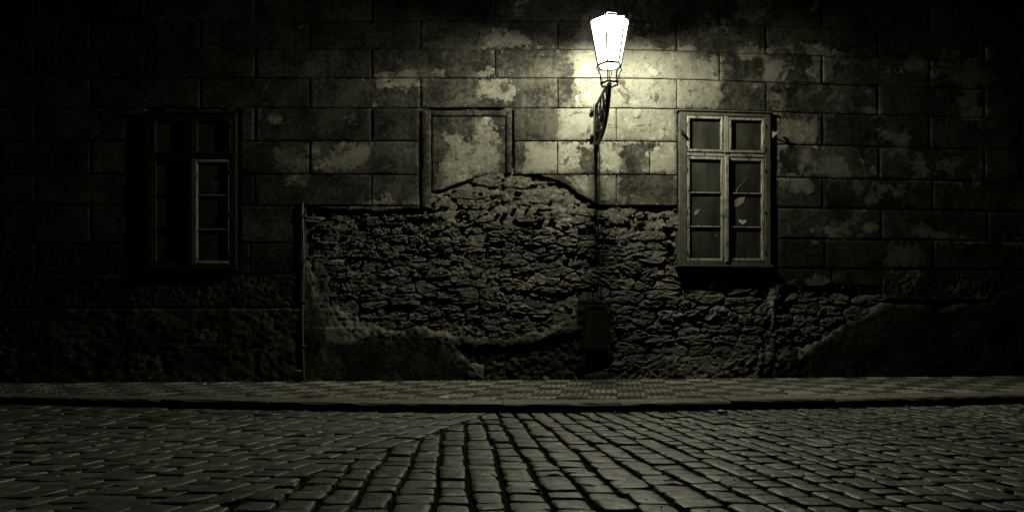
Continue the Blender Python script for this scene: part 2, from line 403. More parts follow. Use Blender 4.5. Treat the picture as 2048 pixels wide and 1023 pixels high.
# --- rough backing coat behind blocks and rubble, one heightfield
def backing():
    xs = np.concatenate([np.arange(-11, -3.2, .035), np.arange(-3.2, 4.4, .0165), np.arange(4.4, 11, .035)])
    zs = np.concatenate([np.arange(-.16, 2.75, .0165), np.arange(2.75, 7.6, .08)])
    # snap a column/row to the window openings
    for r in (WINR, WINL):
        for x in r[:2]: xs[np.argmin(abs(xs-U(x)))] = U(x)
        for y in r[2:]: zs[np.argmin(abs(zs-Z(y)))] = Z(y)
    UU, ZZ = np.meshgrid(xs, zs); x = PX(UU); y = PY(ZZ)
    dr = d_rub(x, y)
    n = np.full(x.shape, -.030) + .024*sstep(.05, .3, fbm(x/34., y/30., 71, 3))
    low_left = sstep(614, 619, y)*(x < 604)
    mid = (x >= 604) & (x < 1556) & (y > 411)
    rough = fbm(x/9., y/9., 3, 4); big = fbm(x/45., y/45., 8, 4)
    n = np.where(low_left > 0, -.03+low_left*.045+.018*rough+.015*big, n)
    # centre: mortar / plaster coat around the rubble
    coat = -.012+.010*big+.005*rough
    coat = np.where(y > 655, coat+.014, coat)
    n = np.where(mid, coat, n)
    # right: lower thick coat with a broken upper lip
    L = ledge(x) + 8*fbm(x/30., y/30., 91, 4) + 5*fbm(x/8., y/8., 92, 3)
    rt = (x >= 1550) & (y > 598)
    n = np.where(rt, -.045+.02*big+.012*rough, n)
    lip = sstep(0, 12, y-L)*(x >= 1556)
    n = n*(1-lip) + lip*(.016+.012*big+.007*rough+.004*fbm(x/40., y/40., 93, 3))
    # rubble recess: crisp upper lip, shallow sloping lower edges
    slope = np.where(y > 500, 16., 4.)
    slope = np.where((x < 760) & (y > 500), 34., slope)
    rec = sstep(0, 1, dr/slope)
    lump = fbm(x/7., y/5., 23, 3)
    arch = sstep(470, 400, y)*(x > 862)*(x < 1210)
    ar2 = sstep(475, 420, y)*(x > 1205)
    ar = np.maximum(arch, ar2*.8)
    rb = -.062+.024*big+.020*lump+.014*rough+.02*fbm(x/24., y/12., 29, 3)
    rb = rb*(1-ar) + ar*(-.038+.014*lump+.014*rough+.012*fbm(x/20., y/9., 77, 3))
    n = n*(1-rec)+rb*rec
    n = n + .030*np.clip(1-abs(dr-6)/34., 0, 1)*(y > 500)*(rough*.6+lump*.5)
    lm = sstep(0, 10, sdf(x, y, LOWMORT)+edge_noise(x, y, 6))
    n = n*(1-lm)+lm*(-.035+.022*rough+.02*lump)
    lm2 = ((x > 1222) & (x < 1620) & (y > 690))*sstep(690, 730, y)
    n = n*(1-lm2)+lm2*(-.035+.02*rough+.022*lump+.015*big)
    # channel beside the conductor, niche of the cabinet
    n = np.where((x > 611) & (x < 622) & (y > 415) & (y < 512), -.06, n)
    n = np.where(in_rect(x, y, (1171, 1215, 610, 694)), -.075, n)
    n = n-(.11)*sstep(0, 9, sdf(x, y, [(1168, 698), (1219, 698), (1221, 752), (1166, 752)])+4*fbm(x/10., y/10., 81, 3))
    # shallow pock in the blocks band over the window sills at the left
    n = np.where((y < 411) & (dr < -1), -.030+.024*sstep(.05, .3, fbm(x/34., y/30., 71, 3)), n)
    n = np.where(in_rect(x, y, (842, 1026, 219, 414)) & (dr < 6), -.06, n)
    v = W(UU.ravel(), ZZ.ravel(), n.ravel())
    v[:, 2] += np.where(ZZ.ravel() < 0, 0, 0)
    R_, C_ = x.shape
    idx = np.arange(R_*C_).reshape(R_, C_)
    f = np.stack([idx[:-1, :-1], idx[:-1, 1:], idx[1:, 1:], idx[1:, :-1]], -1).reshape(-1, 4)
    cx = (x[:-1, :-1]+x[1:, 1:]).ravel()/2; cy = (y[:-1, :-1]+y[1:, 1:]).ravel()/2
    keep = ~(in_rect(cx, cy, WINR) | in_rect(cx, cy, WINL))
    f = f[keep]
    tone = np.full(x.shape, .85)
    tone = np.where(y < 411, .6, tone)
    tone = tone + rec*.05
    tone = np.where(rt, .8, tone); tone = tone*(1-lip)+lip*(.55+.3*big)
    band = np.exp(-((y-L+10)/11.)**2)*(x > 1600)*(x < 1785)  # mortar along the ledge lightened in colour to look lamplit
    patch0 = band*1.1
    pm = sdf(x, y, [(603, 508), (618, 515), (640, 572), (668, 606), (705, 622), (750, 652), (742, 668), (700, 690), (652, 682), (646, 640), (624, 592)])
    patch0 = np.where(pm > -6, np.maximum(patch0, pm/14.+.15), patch0)  # torn mortar edge, its lit look put into the paler patch value
    patch0 = np.where(sdf(x, y, [(1545, 560), (1556, 575), (1548, 640), (1536, 620)]) > -3, .6, patch0)
    pl = sdf(x, y, [(655, 695), (740, 672), (830, 668), (900, 678), (915, 710), (945, 745), (945, 775), (640, 775)])
    tone = np.where(pl > 0, .5, tone)
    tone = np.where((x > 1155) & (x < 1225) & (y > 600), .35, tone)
    edge = np.exp(-((dr-2)/9.)**2)*(y > 430)*np.clip(fbm(x/30., y/30., 66, 3)*1.6+.25, 0, 1)
    patch = -.25+.9*fbm(x/60., y/45., 31, 4)+.9*edge*(1-lip) + lip*-.5
    patch = np.where(rec > .5, .22+.55*fbm(x/30., y/25., 41, 4)+.35*ar, patch)
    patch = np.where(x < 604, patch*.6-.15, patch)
    patch = np.maximum(patch, np.where(patch0 > .1, patch0, -1))
    tone = np.where(patch0 > .3, 1.0, tone)
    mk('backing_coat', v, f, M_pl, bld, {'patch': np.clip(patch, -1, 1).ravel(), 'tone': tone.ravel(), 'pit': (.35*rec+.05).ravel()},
       label='rough mortar and grimy undercoat plaster')
backing()

# --- plaster blocks
def block(x0, x1, y0, y1, n=0.0, tone=1.0, pit=0.0, res=.032, name='block', g=1.1, cut=True, pt=0.0):
    u0, u1 = float(U(x0+g)), float(U(x1-g)); z0, z1 = float(Z(y1-g)), float(Z(y0+g))
    # near the torn edge use a fine grid
    tx = np.linspace(x0, x1, 12); ty = np.linspace(y0, y1, 6); TX, TY = np.meshgrid(tx, ty)
    near = cut and (d_rub(TX, TY).max() > -6)
    if near: res = .013
    if pit > .3: res = .016
    nu = max(3, int((u1-u0)/res)); nz = max(3, int((z1-z0)/res))
    b = .004
    us = np.concatenate([[u0, u0], np.linspace(u0+b, u1-b, nu), [u1, u1]]); zs = np.concatenate([[z0, z0], np.linspace(z0+b, z1-b, nz), [z1, z1]])
    UU, ZZ = np.meshgrid(us, zs); x = PX(UU); y = PY(ZZ)
    NN = np.full(UU.shape, n, float)
    NN += .003*fbm(x/40., y/40., 5, 2) + pit*.014*fbm(x/5., y/5., 6, 3)
    for sl in ((0, slice(None)), (-1, slice(None)), (slice(None), 0), (slice(None), -1)): NN[sl] = n-.032
    for sl in ((1, slice(1, -1)), (-2, slice(1, -1)), (slice(1, -1), 1), (slice(1, -1), -2)): NN[sl] = n-.0035
    # worn corners: wobble of the outline
    wob = .004*fbm(x/9., y/9., 15, 3)
    UU = UU + wob; ZZ = ZZ + .004*fbm(x/9., y/9., 16, 3)
    idx = np.arange(UU.size).reshape(UU.shape)
    f = np.stack([idx[:-1, :-1], idx[:-1, 1:], idx[1:, 1:], idx[1:, :-1]], -1).reshape(-1, 4)
    if near:
        d = d_rub(x, y)
        if d.min() > 2: return None
        e = 1.0
        dx = (d_rub(x+e, y)-d_rub(x-e, y))/(2*e); dy = (d_rub(x, y+e)-d_rub(x, y-e))/(2*e)
        gm = np.hypot(dx, dy)+1e-6; c = res*160
        s = np.where(abs(d) < .62*c, -d/gm, 0)
        x = x+s*dx/gm; y = y+s*dy/gm
        UU = np.where(s != 0, U(x), UU); ZZ = np.where(s != 0, Z(y), ZZ)
        d2 = np.where(s != 0, 0, d)
        NN = np.where(d2 > 0, np.minimum(NN, n-.14), NN)
        NN = np.where((s != 0), NN-.004, NN)
        dd = d2.ravel()[f]; f = f[(dd.max(1) <= 0.0) | ((dd.min(1) <= 0) & (dd.max(1) < 2.2*c))]
        if len(f) < 6: return None
    v = W(UU.ravel(), ZZ.ravel(), NN.ravel())
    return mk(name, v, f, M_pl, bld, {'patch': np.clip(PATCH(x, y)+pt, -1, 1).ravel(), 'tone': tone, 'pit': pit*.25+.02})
A = [-700, -478, -259, -40, 180, 400, 619, 841, 1116, 1354, 1533, 1757, 1970, 2180, 2400, 2620]
B = [-600, -369, -150, 70, 290, 510, 743, 991, 1233, 1440, 1645, 1860, 2075, 2290, 2510]
B7 = [-600, -369, -150, 70, 290, 510, 743, 838, 1025, 1233, 1440, 1646, 1860, 2075, 2290, 2510]
A8 = [-478, -259, -40, 180, 400, 619, 838, 1028, 1115, 1300, 1533, 1759, 1970, 2180, 2400, 2620]
B9 = [-600, -369, -150, 70, 290, 510, 743, 838, 1028, 1233, 1440, 1646, 1866, 2075, 2290, 2510]
A10 = [-478, -259, -40, 180, 400, 604, 1556, 1763, 1976, 2180, 2400, 2620]
B11 = [-600, -369, -150, 70, 290, 500, 604, 1556, 1651, 1868, 2075, 2290, 2510]
A12 = [-478, -259, -40, 180, 400, 604, 1552, 1664, 1765, 1978, 2180, 2400, 2620]
NICHE = (841, 1027, 218, 416)
courses = [(-380, -322, A), (-322, -262, B), (-262, -200, A), (-200, -138, B), (-138, -78, A), (-78, -17, A),
           (-17, 41, sorted(B+[1296])), (41, 99, A), (99, 156, B), (156, 216, A), (216, 282, B7), (282, 349, A8), (349, 411, B9)]
courses[5] = (-78, -17, [a+60 for a in A])
def cutout(x0, x1, y0, y1, holes):
    segs = [(x0, x1)]
    for h in holes:
        if y0 < h[3]-4 and y1 > h[2]+4:
            ns = []
            for a, b in segs:
                if b <= h[0] or a >= h[1]: ns.append((a, b)); continue
                if a < h[0]-6: ns.append((a, h[0]))
                if b > h[1]+6: ns.append((h[1], b))
            segs = ns
    return segs
HOLES = [(1355, 1541, 225, 530), (291, 478, 232, 540), NICHE]
def lay(y0, y1, J, lim=(-1e4, 1e4), pit=0.0, tn=1.0):
    for a, b in zip(J[:-1], J[1:]):
        if b <= lim[0] or a >= lim[1]: continue
        a_, b_ = max(a, lim[0]), min(b, lim[1])
        for s, e in cutout(a_, b_, y0, y1, HOLES):
            if e-s < 9: continue
            t = tn*random.choice([.72, .85, .95, 1.0, 1.1, 1.2])
            block(s, e, y0, y1, n=random.uniform(-.0025, .0025), tone=t, pit=pit)
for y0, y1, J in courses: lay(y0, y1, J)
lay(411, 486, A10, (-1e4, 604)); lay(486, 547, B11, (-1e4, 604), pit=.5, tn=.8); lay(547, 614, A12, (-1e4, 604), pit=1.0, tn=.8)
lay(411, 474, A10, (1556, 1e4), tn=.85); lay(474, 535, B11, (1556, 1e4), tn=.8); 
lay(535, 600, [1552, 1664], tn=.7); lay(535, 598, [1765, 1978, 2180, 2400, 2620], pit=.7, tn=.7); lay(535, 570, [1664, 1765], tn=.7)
# blocked-up window: surround and panel
block(864, 1011, 233, 392, n=-.012, name='niche_panel', tone=1.05, g=0)
block(843, 862, 222, 416, n=.006, name='surround_strip', tone=1.1, g=.3, cut=False)
block(1012.5, 1024, 222, 347, n=.006, name='surround_strip', tone=.9, g=.3, cut=False)
block(862.5, 1012, 222, 232, n=.006, name='surround_strip', tone=.95, g=.3, cut=False)
block(866, 880, 261, 284, n=-.014, name='patched_square', tone=1.0, g=.3, cut=False, res=.02)
# small metal tag plate on the course below the dark blocks
mk('tag_plate', *wpx(996, 1008, 143, 154, -.005, .008), M_zinc, bld, smooth=False)
# side walls, roof and cornice that close the building
mb = MB(); mb.add(*box(-11.2, -11.0, 8.0, 17, -.2, 7.6)); mb.add(*box(10.9, 11.1, 8.9, 17, -.2, 7.6)); mb.add(*box(-11.2, 11.1, 16.8, 17, -.2, 7.6)); mb.build('side_wall', M_room, bld)
mb = MB()
for i in range(20): mb.add(*wbox(-11.2+i*1.12, -11.2+(i+1)*1.12, 7.6, 7.85, -.3, .28, .03))
mb.build('cornice', M_kerb, bld)
v = [(-11.4, 7.9, 7.85), (11.4, 9.1, 7.85), (11.4, 13, 11.5), (-11.4, 13, 11.5), (-11.4, 17.2, 7.85), (11.4, 17.2, 7.85)]
mk('roof', v, [(0, 1, 2, 3), (3, 2, 5, 4), (0, 3, 4), (1, 5, 2)], M_roof, bld, smooth=False)

# --- rubble stones: coursed irregular cells
def clip_half(poly, mx, my, nx, ny):
    out = []; n = len(poly)
    for i in range(n):
        a = poly[i]; b = poly[(i+1) % n]
        da = (a[0]-mx)*nx+(a[1]-my)*ny; db = (b[0]-mx)*nx+(b[1]-my)*ny
        if da <= 0: out.append(a)
        if (da < 0 < db) or (db < 0 < da):
            t = da/(da-db); out.append((a[0]+t*(b[0]-a[0]), a[1]+t*(b[1]-a[1])))
    return out
AN = 2.3
def seeds_field(xa, xb, ya, yb, rh, wd):
    s = []; y = ya; k = 0
    while y < yb:
        h = random.uniform(*rh); x = xa-random.uniform(0, 40)
        while x < xb:
            w_ = random.uniform(*wd)*(.75+.5*h/rh[1])
            s.append((x+w_/2, y+h/2+random.uniform(-.24, .24)*h+4*math.sin(x/90.+k), 0)); x += w_
        y += h; k += 1
    return s
seeds = seeds_field(600, 1196, 415, 700, (8, 19), (20, 62))
seeds += seeds_field(1212, 1580, 425, 772, (14, 30), (26, 64))
seeds += seeds_field(880, 1190, 352, 414, (20, 30), (26, 60))
seeds += seeds_field(1556, 1770, 560, 700, (20, 30), (36, 70))
special = [(1012, 586, 1.9), (672, 528, 1.9), (1076, 558, 1.6), (1300, 512, .6), (705, 524, .7), (860, 540, .4), (975, 585, .25), (1405, 590, .5), (1180, 555, .4), (1395, 625, .5), (1500, 600, .5), (750, 532, .4), (1105, 585, .15)]
big = {0: 40, 1: 22, 3: 46, 5: 40, 6: 34, 7: 44, 8: 36}
for i, sp in enumerate(special):
    rr = big.get(i, 28)
    seeds = [q for q in seeds if abs(q[0]-sp[0]) > rr*.95 or abs(q[1]-sp[1]) > 19]
seeds = [q for q in seeds if random.random() > .10]
for _ in range(75): seeds.append((random.uniform(620, 1196), random.uniform(430, 680), 0))
for _ in range(25): seeds.append((random.uniform(1210, 1560), random.uniform(430, 750), 0))
seeds += special
SP = np.array([(a, b*AN) for a, b, c in seeds])
def cell(i):
    x, y = SP[i]; poly = [(x-70, y-70), (x+70, y-70), (x+70, y+70), (x-70, y+70)]
    d = np.hypot(SP[:, 0]-x, SP[:, 1]-y); o = np.argsort(d)[1:22]
    for j in o:
        if d[j] > 150: break
        mx, my = (SP[j]+SP[i])/2; poly = clip_half(poly, mx, my, SP[j][0]-x, SP[j][1]-y)
        if len(poly) < 3: return None
    return [(a, b/AN) for a, b in poly]
def stone_mesh(poly, gap, h, base, K=16, seed=0):
    P = np.array(poly); c = P.mean(0)
    ang = np.linspace(0, 2*math.pi, K, endpoint=False)+random.uniform(0, .3)
    ex = (P[:, 0].max()-P[:, 0].min())/2+1e-6; ey = (P[:, 1].max()-P[:, 1].min())/2+1e-6
    pts = []
    for a in ang:
        dx, dy = math.cos(a)*ex, math.sin(a)*ey; best = 1e9
        for i in range(len(P)):
            ax, ay = P[i]-c; bx, by = P[(i+1) % len(P)]-c
            den = dx*(by-ay)-dy*(bx-ax)
            if abs(den) < 1e-9: continue
            t = (ax*(by-ay)-ay*(bx-ax))/den; s_ = (ax*dy-ay*dx)/den
            if t > 0 and -1e-6 <= s_ <= 1+1e-6: best = min(best, t)
        pts.append(best if best < 5 else .8)
    r = np.array(pts); r = .82*r+.09*np.roll(r, 1)+.09*np.roll(r, -1)
    r *= 1+.075*rng.standard_normal(K)
    rx = np.maximum(np.cos(ang)*ex*r, -1e9); ry = np.sin(ang)*ey*r
    L = np.hypot(rx, ry); k = np.clip((L-gap)/L, .3, 1); rx *= k; ry *= k
    tx, ty = random.uniform(-.35, .35), random.uniform(-.5, .3)
    V = []
    for s, hh in ((1.05, None), (1.0, .42), (.88, .88), (.5, 1.0)):
        for q in range(K):
            px, py = c[0]+rx[q]*s, c[1]+ry[q]*s
            nn = base-.06 if hh is None else base+h*(hh+.34*random.uniform(-1, 1)*(1 if hh < .99 else .8)) + h*(tx*rx[q]/ex+ty*ry[q]/ey)*s*.6
            V.append((px, py, nn))
    V.append((c[0], c[1], base+h*random.uniform(.9, 1.15)))
    F = []
    for ring in range(3):
        for q in range(K):
            a = ring*K+q; b_ = ring*K+(q+1) % K; F.append((a, a+K, b_+K, b_))
    for q in range(K): F.append((3*K+q, 4*K, 3*K+(q+1) % K))
    V = np.array(V)
    return W(U(V[:, 0]), Z(V[:, 1]), V[:, 2]), F
cells = []
for i, (sx_, sy_, sp) in enumerate(seeds):
    d = float(d_rub(np.array(sx_), np.array(sy_)))
    if d < 5: continue
    if in_rect(sx_, sy_, (1160, 1226, 600, 800)) or in_rect(sx_, sy_, (1196, 1206, 411, 600)): continue
    if sy_ > 752: continue
    c = cell(i)
    if not c or len(c) < 3: continue
    P = np.array(c); 
    x_, y_ = P[:, 0], P[:, 1]; area = .5*abs(np.dot(x_, np.roll(y_, 1))-np.dot(y_, np.roll(x_, 1)))
    cells.append((area, i, c, sx_, sy_, sp))
cells.sort(key=lambda q: -q[0])
rest = MB()
for k, (area, i, c, x_, y_, sp) in enumerate(cells):
    inarch = (y_ < 440 and x_ < 1205 and x_ > 862) or (x_ > 1206 and y_ < 475)
    if inarch and random.random() < .45: continue
    low = max(0, (y_-690)/70.)
    h = random.uniform(.008, .052) if not inarch else random.uniform(.008, .02)
    base = -.066 if not inarch else -.036
    if x_ > 1210 and not inarch: h = random.uniform(.03, .058)
    if low > 0: h *= .5; base = -.05
    rv = sp if sp else float(np.clip(rng.normal(.40, .26), .02, 1.0))
    V, F = stone_mesh(c, random.uniform(.8, 2.4), h, base)
    if k < 298: mk('stone', V, F, M_rub, bld, {'rnd': rv}, smooth=False)
    else: rest.add(V, F, rv)
# chinking fragments pushed into the joints
for k in range(900):
    x_ = random.uniform(615, 1770); y_ = random.uniform(350, 750)
    if float(d_rub(np.array(x_), np.array(y_))) < 4 or in_rect(x_, y_, (1160, 1226, 595, 800)): continue
    a, b_ = random.uniform(2.5, 9), random.uniform(1.5, 4.5)
    poly = [(x_+a*math.cos(t)*random.uniform(.7, 1.2), y_+b_*math.sin(t)*random.uniform(.7, 1.2)) for t in np.linspace(0, 6.283, 7)[:-1]]
    V, F = stone_mesh(poly, 0, random.uniform(.012, .03), -.054 if y_ > 460 else -.03, K=7)
    rest.add(V, F, random.uniform(.1, .9))
rest.build('rubble_fragments', M_rub, bld, smooth=False, rnd=True, kind='stuff')
# block stone standing at the foot, centre
V, F = stone_mesh([(936, 728), (966, 726), (968, 760), (934, 760)], 0, .03, .0, K=16); mk('stone', V, F, M_rub, bld, {'rnd': .75})

# ------------------------------------------------------------------ windows
def window(r, label, wood, casing):
    x0, x1, y0, y1 = r
    s = lambda x: x0+(x-1357); t = lambda y: y0+(y-222)
    fr = MB()
    for a in ((1357, 1371, 222, 529), (1528, 1538, 222, 529)): fr.add(*wpx(s(a[0]), s(a[1]), t(a[2]), t(a[3]), -.13, .042))
    for a in ((1371, 1528, 222, 230), (1371, 1528, 523, 529)): fr.add(*wpx(s(a[0])+.1, s(a[1])-.1, t(a[2]), t(a[3]), -.13, .042))
    wf = fr.build('window', casing, bld, label=label)
    mb = MB(); mb.add(*wpx(s(1352), s(1541), t(219), t(222)-.1, -.03, .062)); mb.build('head_moulding', casing, wf)
    mb = MB(); mb.add(*wpx(s(1350), s(1543), t(529)+.1, t(533), -.13, .07)); mb.build('sill', casing, wf)
    mb = MB(); mb.add(*wpx(s(1446), s(1454), t(230)+.1, t(304), -.06, .050)); mb.add(*wpx(s(1447), s(1453.5), t(311), t(523)-.1, -.06, .064)); mb.build('mullion', wood, wf)
    mb = MB(); mb.add(*wpx(s(1371)+.1, s(1528)-.1, t(304), t(310.8), -.06, .034)); mb.build('transom', wood, wf)
    def sash(a, b, c, d, fw, mun, nn, wd=None):
        m = MB(); wd = wd or wood
        m.add(*wpx(s(a), s(a+fw), t(c), t(d), -.02, nn, .006)); m.add(*wpx(s(b-fw), s(b), t(c), t(d), -.02, nn, .006))
        m.add(*wpx(s(a+fw)+.05, s(b-fw)-.05, t(c), t(c+fw), -.02, nn-.0005, .006)); m.add(*wpx(s(a+fw)+.05, s(b-fw)-.05, t(d-fw), t(d), -.02, nn-.0005, .006))
        m.build('sash', wd, wf)
        for q in mun:
            mm = MB(); mm.add(*wpx(s(a+fw)+.05, s(b-fw)-.05, t(q-1.3), t(q+1.3), .0, nn-.006, .003)); mm.build('glazing_bar', wd, wf)
        e = [c+fw]+list(mun)+[d-fw]
        for k in range(len(e)-1):
            u0, u1, z0, z1 = U(s(a+fw-.6)), U(s(b-fw+.6)), Z(t(e[k+1]+.6)), Z(t(e[k]-.6))
            tl = random.uniform(-.002, .002)
            g = np.array([(u0, z0, .008), (u1, z0, .008+tl), (u1, z1, .008-tl), (u0, z1, .008), (u0, z0, .004), (u1, z0, .004+tl), (u1, z1, .004-tl), (u0, z1, .004)])
            mk('glass_pane', W(g[:, 0], g[:, 1], g[:, 2]), [(0, 1, 2, 3), (7, 6, 5, 4), (0, 4, 5, 1), (1, 5, 6, 2), (2, 6, 7, 3), (3, 7, 4, 0)], M_glass, wf, smooth=False)
    sash(1372, 1445, 231, 303, 5.5, [], .046); sash(1455, 1527, 232, 303, 5.5, [], .046)
    sash(1372, 1446.5, 312, 522, 6, [384, 452], .036); sash(1454, 1527, 313, 521, 6, [384, 452], .036, M_wood)  # at the left window only this sash stays pale, as the lit one
    # hinges
    mb = MB()
    for yy in (245, 292, 335, 420, 500):
        for xx in (1371.5, 1527.5):
            p = W(U(s(xx)), Z(t(yy)), .046); p2 = W(U(s(xx)), Z(t(yy+7)), .046); mb.add(*tube([p, p2], .006, 6))
    mb.build('hinge', M_iron, wf)
    # room behind
    u0, u1, z0, z1 = U(x0)-.5, U(x1)+.5, Z(y1)-.4, Z(y0)+.4
    a = np.array([(u, z, n) for n in (-.14, -2.2) for u, z in ((u0, z0), (u1, z0), (u1, z1), (u0, z1))])
    mk('room', W(a[:, 0], a[:, 1], a[:, 2]), [(4, 5, 6, 7), (0, 1, 5, 4), (1, 2, 6, 5), (2, 3, 7, 6), (3, 0, 4, 7)], M_room, wf, smooth=False)
    # jamb lining between frame and room
    mb = MB()
    for a in ((x0-3, x0, y0, y1), (x1, x1+3, y0, y1), (x0, x1, y0-3, y0), (x0, x1, y1, y1+3)): mb.add(*wpx(a[0], a[1], a[2], a[3], -.2, -.034))
    mb.build('reveal', M_room, wf)
    return wf, s, t
wr, s, t = window(WINR, 'casement window right of the lantern with pale peeling sashes and dusty panes', M_wood, M_wooddk)
wl, s2, t2 = window(WINL, 'casement window in the dark left part of the wall', M_woodshade, M_woodshade)
def curtain(x0, x1, y0, y1, n, parent, waves=6):
    K = waves*6; V = []; 
    for j in range(K+1):
        x = x0+(x1-x0)*j/K; nn = n+.022*math.sin(j/6*2*math.pi)+.01*math.sin(j*.7)
        V += [tuple(W(U(x), Z(y1), nn+.01)), tuple(W(U(x), Z(y0), nn))]
    F = [(2*j, 2*j+2, 2*j+3, 2*j+1) for j in range(K)]
    mk('curtain', V, F, M_curt, parent)
curtain(1500, 1532, 312, 522, -.13, wr, 4); curtain(1500, 1530, 232, 303, -.13, wr, 3); curtain(1370, 1444, 232, 303, -.16, wr, 7); curtain(1374, 1446, 312, 522, -.22, wr, 9)
curtain(1458, 1500, 312, 384, -.2, wr, 3); curtain(1464, 1492, 494, 522, -.2, wr, 3)
def scrap(poly, n, mat, label, cat='paper scrap', nm='paper_scrap'):
    P = np.array(poly, float); k = len(P)
    bend = .002*np.sin(np.arange(k)*1.7)
    a = W(U(P[:, 0]), Z(P[:, 1]), n+.0015+bend); b = W(U(P[:, 0]), Z(P[:, 1]), n+bend)
    F = [tuple(range(k)), tuple(range(k, 2*k))[::-1]]+[(i, i+k, (i+1) % k+k, (i+1) % k) for i in range(k)]
    mk(nm, np.concatenate([a, b]), F, mat, None, smooth=False, label=label, cat=cat)
scrap([(1462, 410), (1467, 399), (1478, 392), (1491, 388), (1486, 402), (1474, 411)], .0105, M_scrap, 'large grey leaf shaped scrap stuck on the right middle pane of the right window')
scrap([(1388, 429), (1389, 421), (1395, 417), (1400, 417), (1395, 426), (1391, 429)], .0105, M_scrap, 'small grey oval scrap on the left middle pane of the right window')
scrap([(1476, 436), (1483, 438), (1492, 436), (1491, 442), (1485, 446), (1478, 442)], .0105, M_paper, 'small white cup shaped scrap low on the right middle pane')
scrap([(1378, 467), (1383, 468), (1382, 471), (1378, 470)], .0105, M_scrap, 'tiny pale speck at the left edge of the bottom left pane')
scrap([(1428, 470), (1433, 467), (1434, 469), (1430, 472)], .0105, M_scrap, 'tiny pale speck near the right edge of the bottom left pane')
scrap([(1470, 381), (1475, 372), (1497, 347), (1498, 347), (1476.5, 373), (1471.5, 382)], .0105, M_scrap, 'thin slanting crack line across the top pane of the lower right sash', 'glass crack', 'glass_crack')
bx = MB(); bx.add(*wpx(1459, 1497, 458, 494, -.20, -.06, .006)); bx.build('storage_box', M_cable, None, label='black square box standing inside behind the lower right pane', cat='box')
# window catches on the wall each side of the right window
c = empty('shutter_catch', tuple(W(U(1541), Z(268), 0)), label='iron shutter catch with a white tab on the wall right of the window', cat='shutter catch')
mb = MB(); mb.add(*tube([W(U(1542), Z(266), -.03), W(U(1542), Z(266), .09)], .011, 8)); mb.add(*tube([W(U(1540), Z(256), .07), W(U(1543), Z(266), .088)], .012, 8)); mb.build('hook', M_iron, c)
P = np.array([(1537, 262), (1548, 261), (1545, 267), (1538, 273)]); a = W(U(P[:, 0]), Z(P[:, 1]), .098); b = W(U(P[:, 0]), Z(P[:, 1]), .094)
mk('tab', np.concatenate([a, b]), [(0, 1, 2, 3), (7, 6, 5, 4), (0, 4, 5, 1), (1, 5, 6, 2), (2, 6, 7, 3), (3, 7, 4, 0)], M_paper, c, smooth=False)
c = empty('shutter_catch', tuple(W(U(1362), Z(268), 0)), label='dark iron shutter catch on the left casing of the right window', cat='shutter catch')
mb = MB(); mb.add(*tube([W(U(1360), Z(268), .03), W(U(1362), Z(268), .085)], .012, 8)); mb.build('pin', M_iron, c)
mb = MB(); mb.add(*tube([W(U(1358), Z(262), .08), W(U(1363), Z(269), .085), W(U(1365), Z(272), .08)], .016, 8)); mb.build('hook', M_iron, c)

# ------------------------------------------------------------------ conductor and pipe stub at the left of the rubble
mb = MB()
ys = np.linspace(405, 764, 26)
mb.add(*tube([tuple(W(U(607+1.2*math.sin(y/37.)), Z(y), .018+.004*math.sin(y/11.))) for y in ys], .014, 6)); 
c = empty('lightning_conductor', tuple(W(U(607), 0, 0)), label='thin vertical metal conductor running down the plaster edge left of the rubble', cat='lightning conductor')
mb.build('rod', M_zinc, c, smooth=True)
mb = MB()
for y in (430, 520, 600, 690): mb.add(*wpx(602, 613, y, y+4, -.02, .036))
mb.build('clamp', M_zinc, c)
pc = W(U(601), 0, .10)
mb = MB(); mb.add(*lathe(pc[0], pc[1], [(.040, -.04), (.040, .098), (.046, .10), (.046, .118), (.030, .118), (.030, .02)], 16))
mb.build('pipe_stub', M_zinc, None, smooth=True, label='short grey pipe stub standing on the pavement at the foot of the wall', cat='pipe')

# ------------------------------------------------------------------ cabinet in the wall under the lantern
c = empty('electrical_cabinet', tuple(W(U(1193), Z(694), 0)), label='grimy steel cabinet set in the wall below the lantern', cat='electrical cabinet')
mb = MB()
for a in ((1170, 1174, 610, 694), (1211, 1215, 610, 694)): mb.add(*wpx(*a, -.1, .004))
for a in ((1174, 1211, 610, 614), (1174, 1211, 690, 694)): mb.add(*wpx(a[0]+.1, a[1]-.1, a[2], a[3], -.1, .004))
mb.build('frame', M_sheet, c)
d = mk('door', *wpx(1174.4, 1210.6, 614.4, 689.6, -.06, -.008), M_sheet, c, smooth=False)
mk('handle', *wpx(1204, 1207, 648, 660, -.009, .006), M_iron, d, smooth=False)
mb = MB()
for y in (622, 680): mb.add(*wpx(1175, 1178, y, y+6, -.009, -.002))
mb.build('hinge', M_iron, d)
for (x, y, q) in ((1189, 724, .05), (1195, 742, .045), (1214, 742, .03)):
    V, F = stone_mesh([(x-4, y-3), (x+4, y-4), (x+5, y+3), (x-3, y+4)], 0, .03, -.16, K=9); mk('stone', V, F, M_rub, bld, {'rnd': .7})
# cable from the bracket down to the cabinet
pts = []
for y in np.linspace(284, 612, 60):
    n_ = .012 if y < 410 else -.035+.008*math.sin(y/23.)
    pts.append(tuple(W(U(1197+ (y-284)*.012+1.6*math.sin(y/41.)), Z(y), n_)))
cb = MB(); cb.add(*tube(pts, .006, 6)); cb.build('cable', M_sheet, None, smooth=True, label='black cable running down the wall from the lantern bracket to the cabinet', cat='cable')

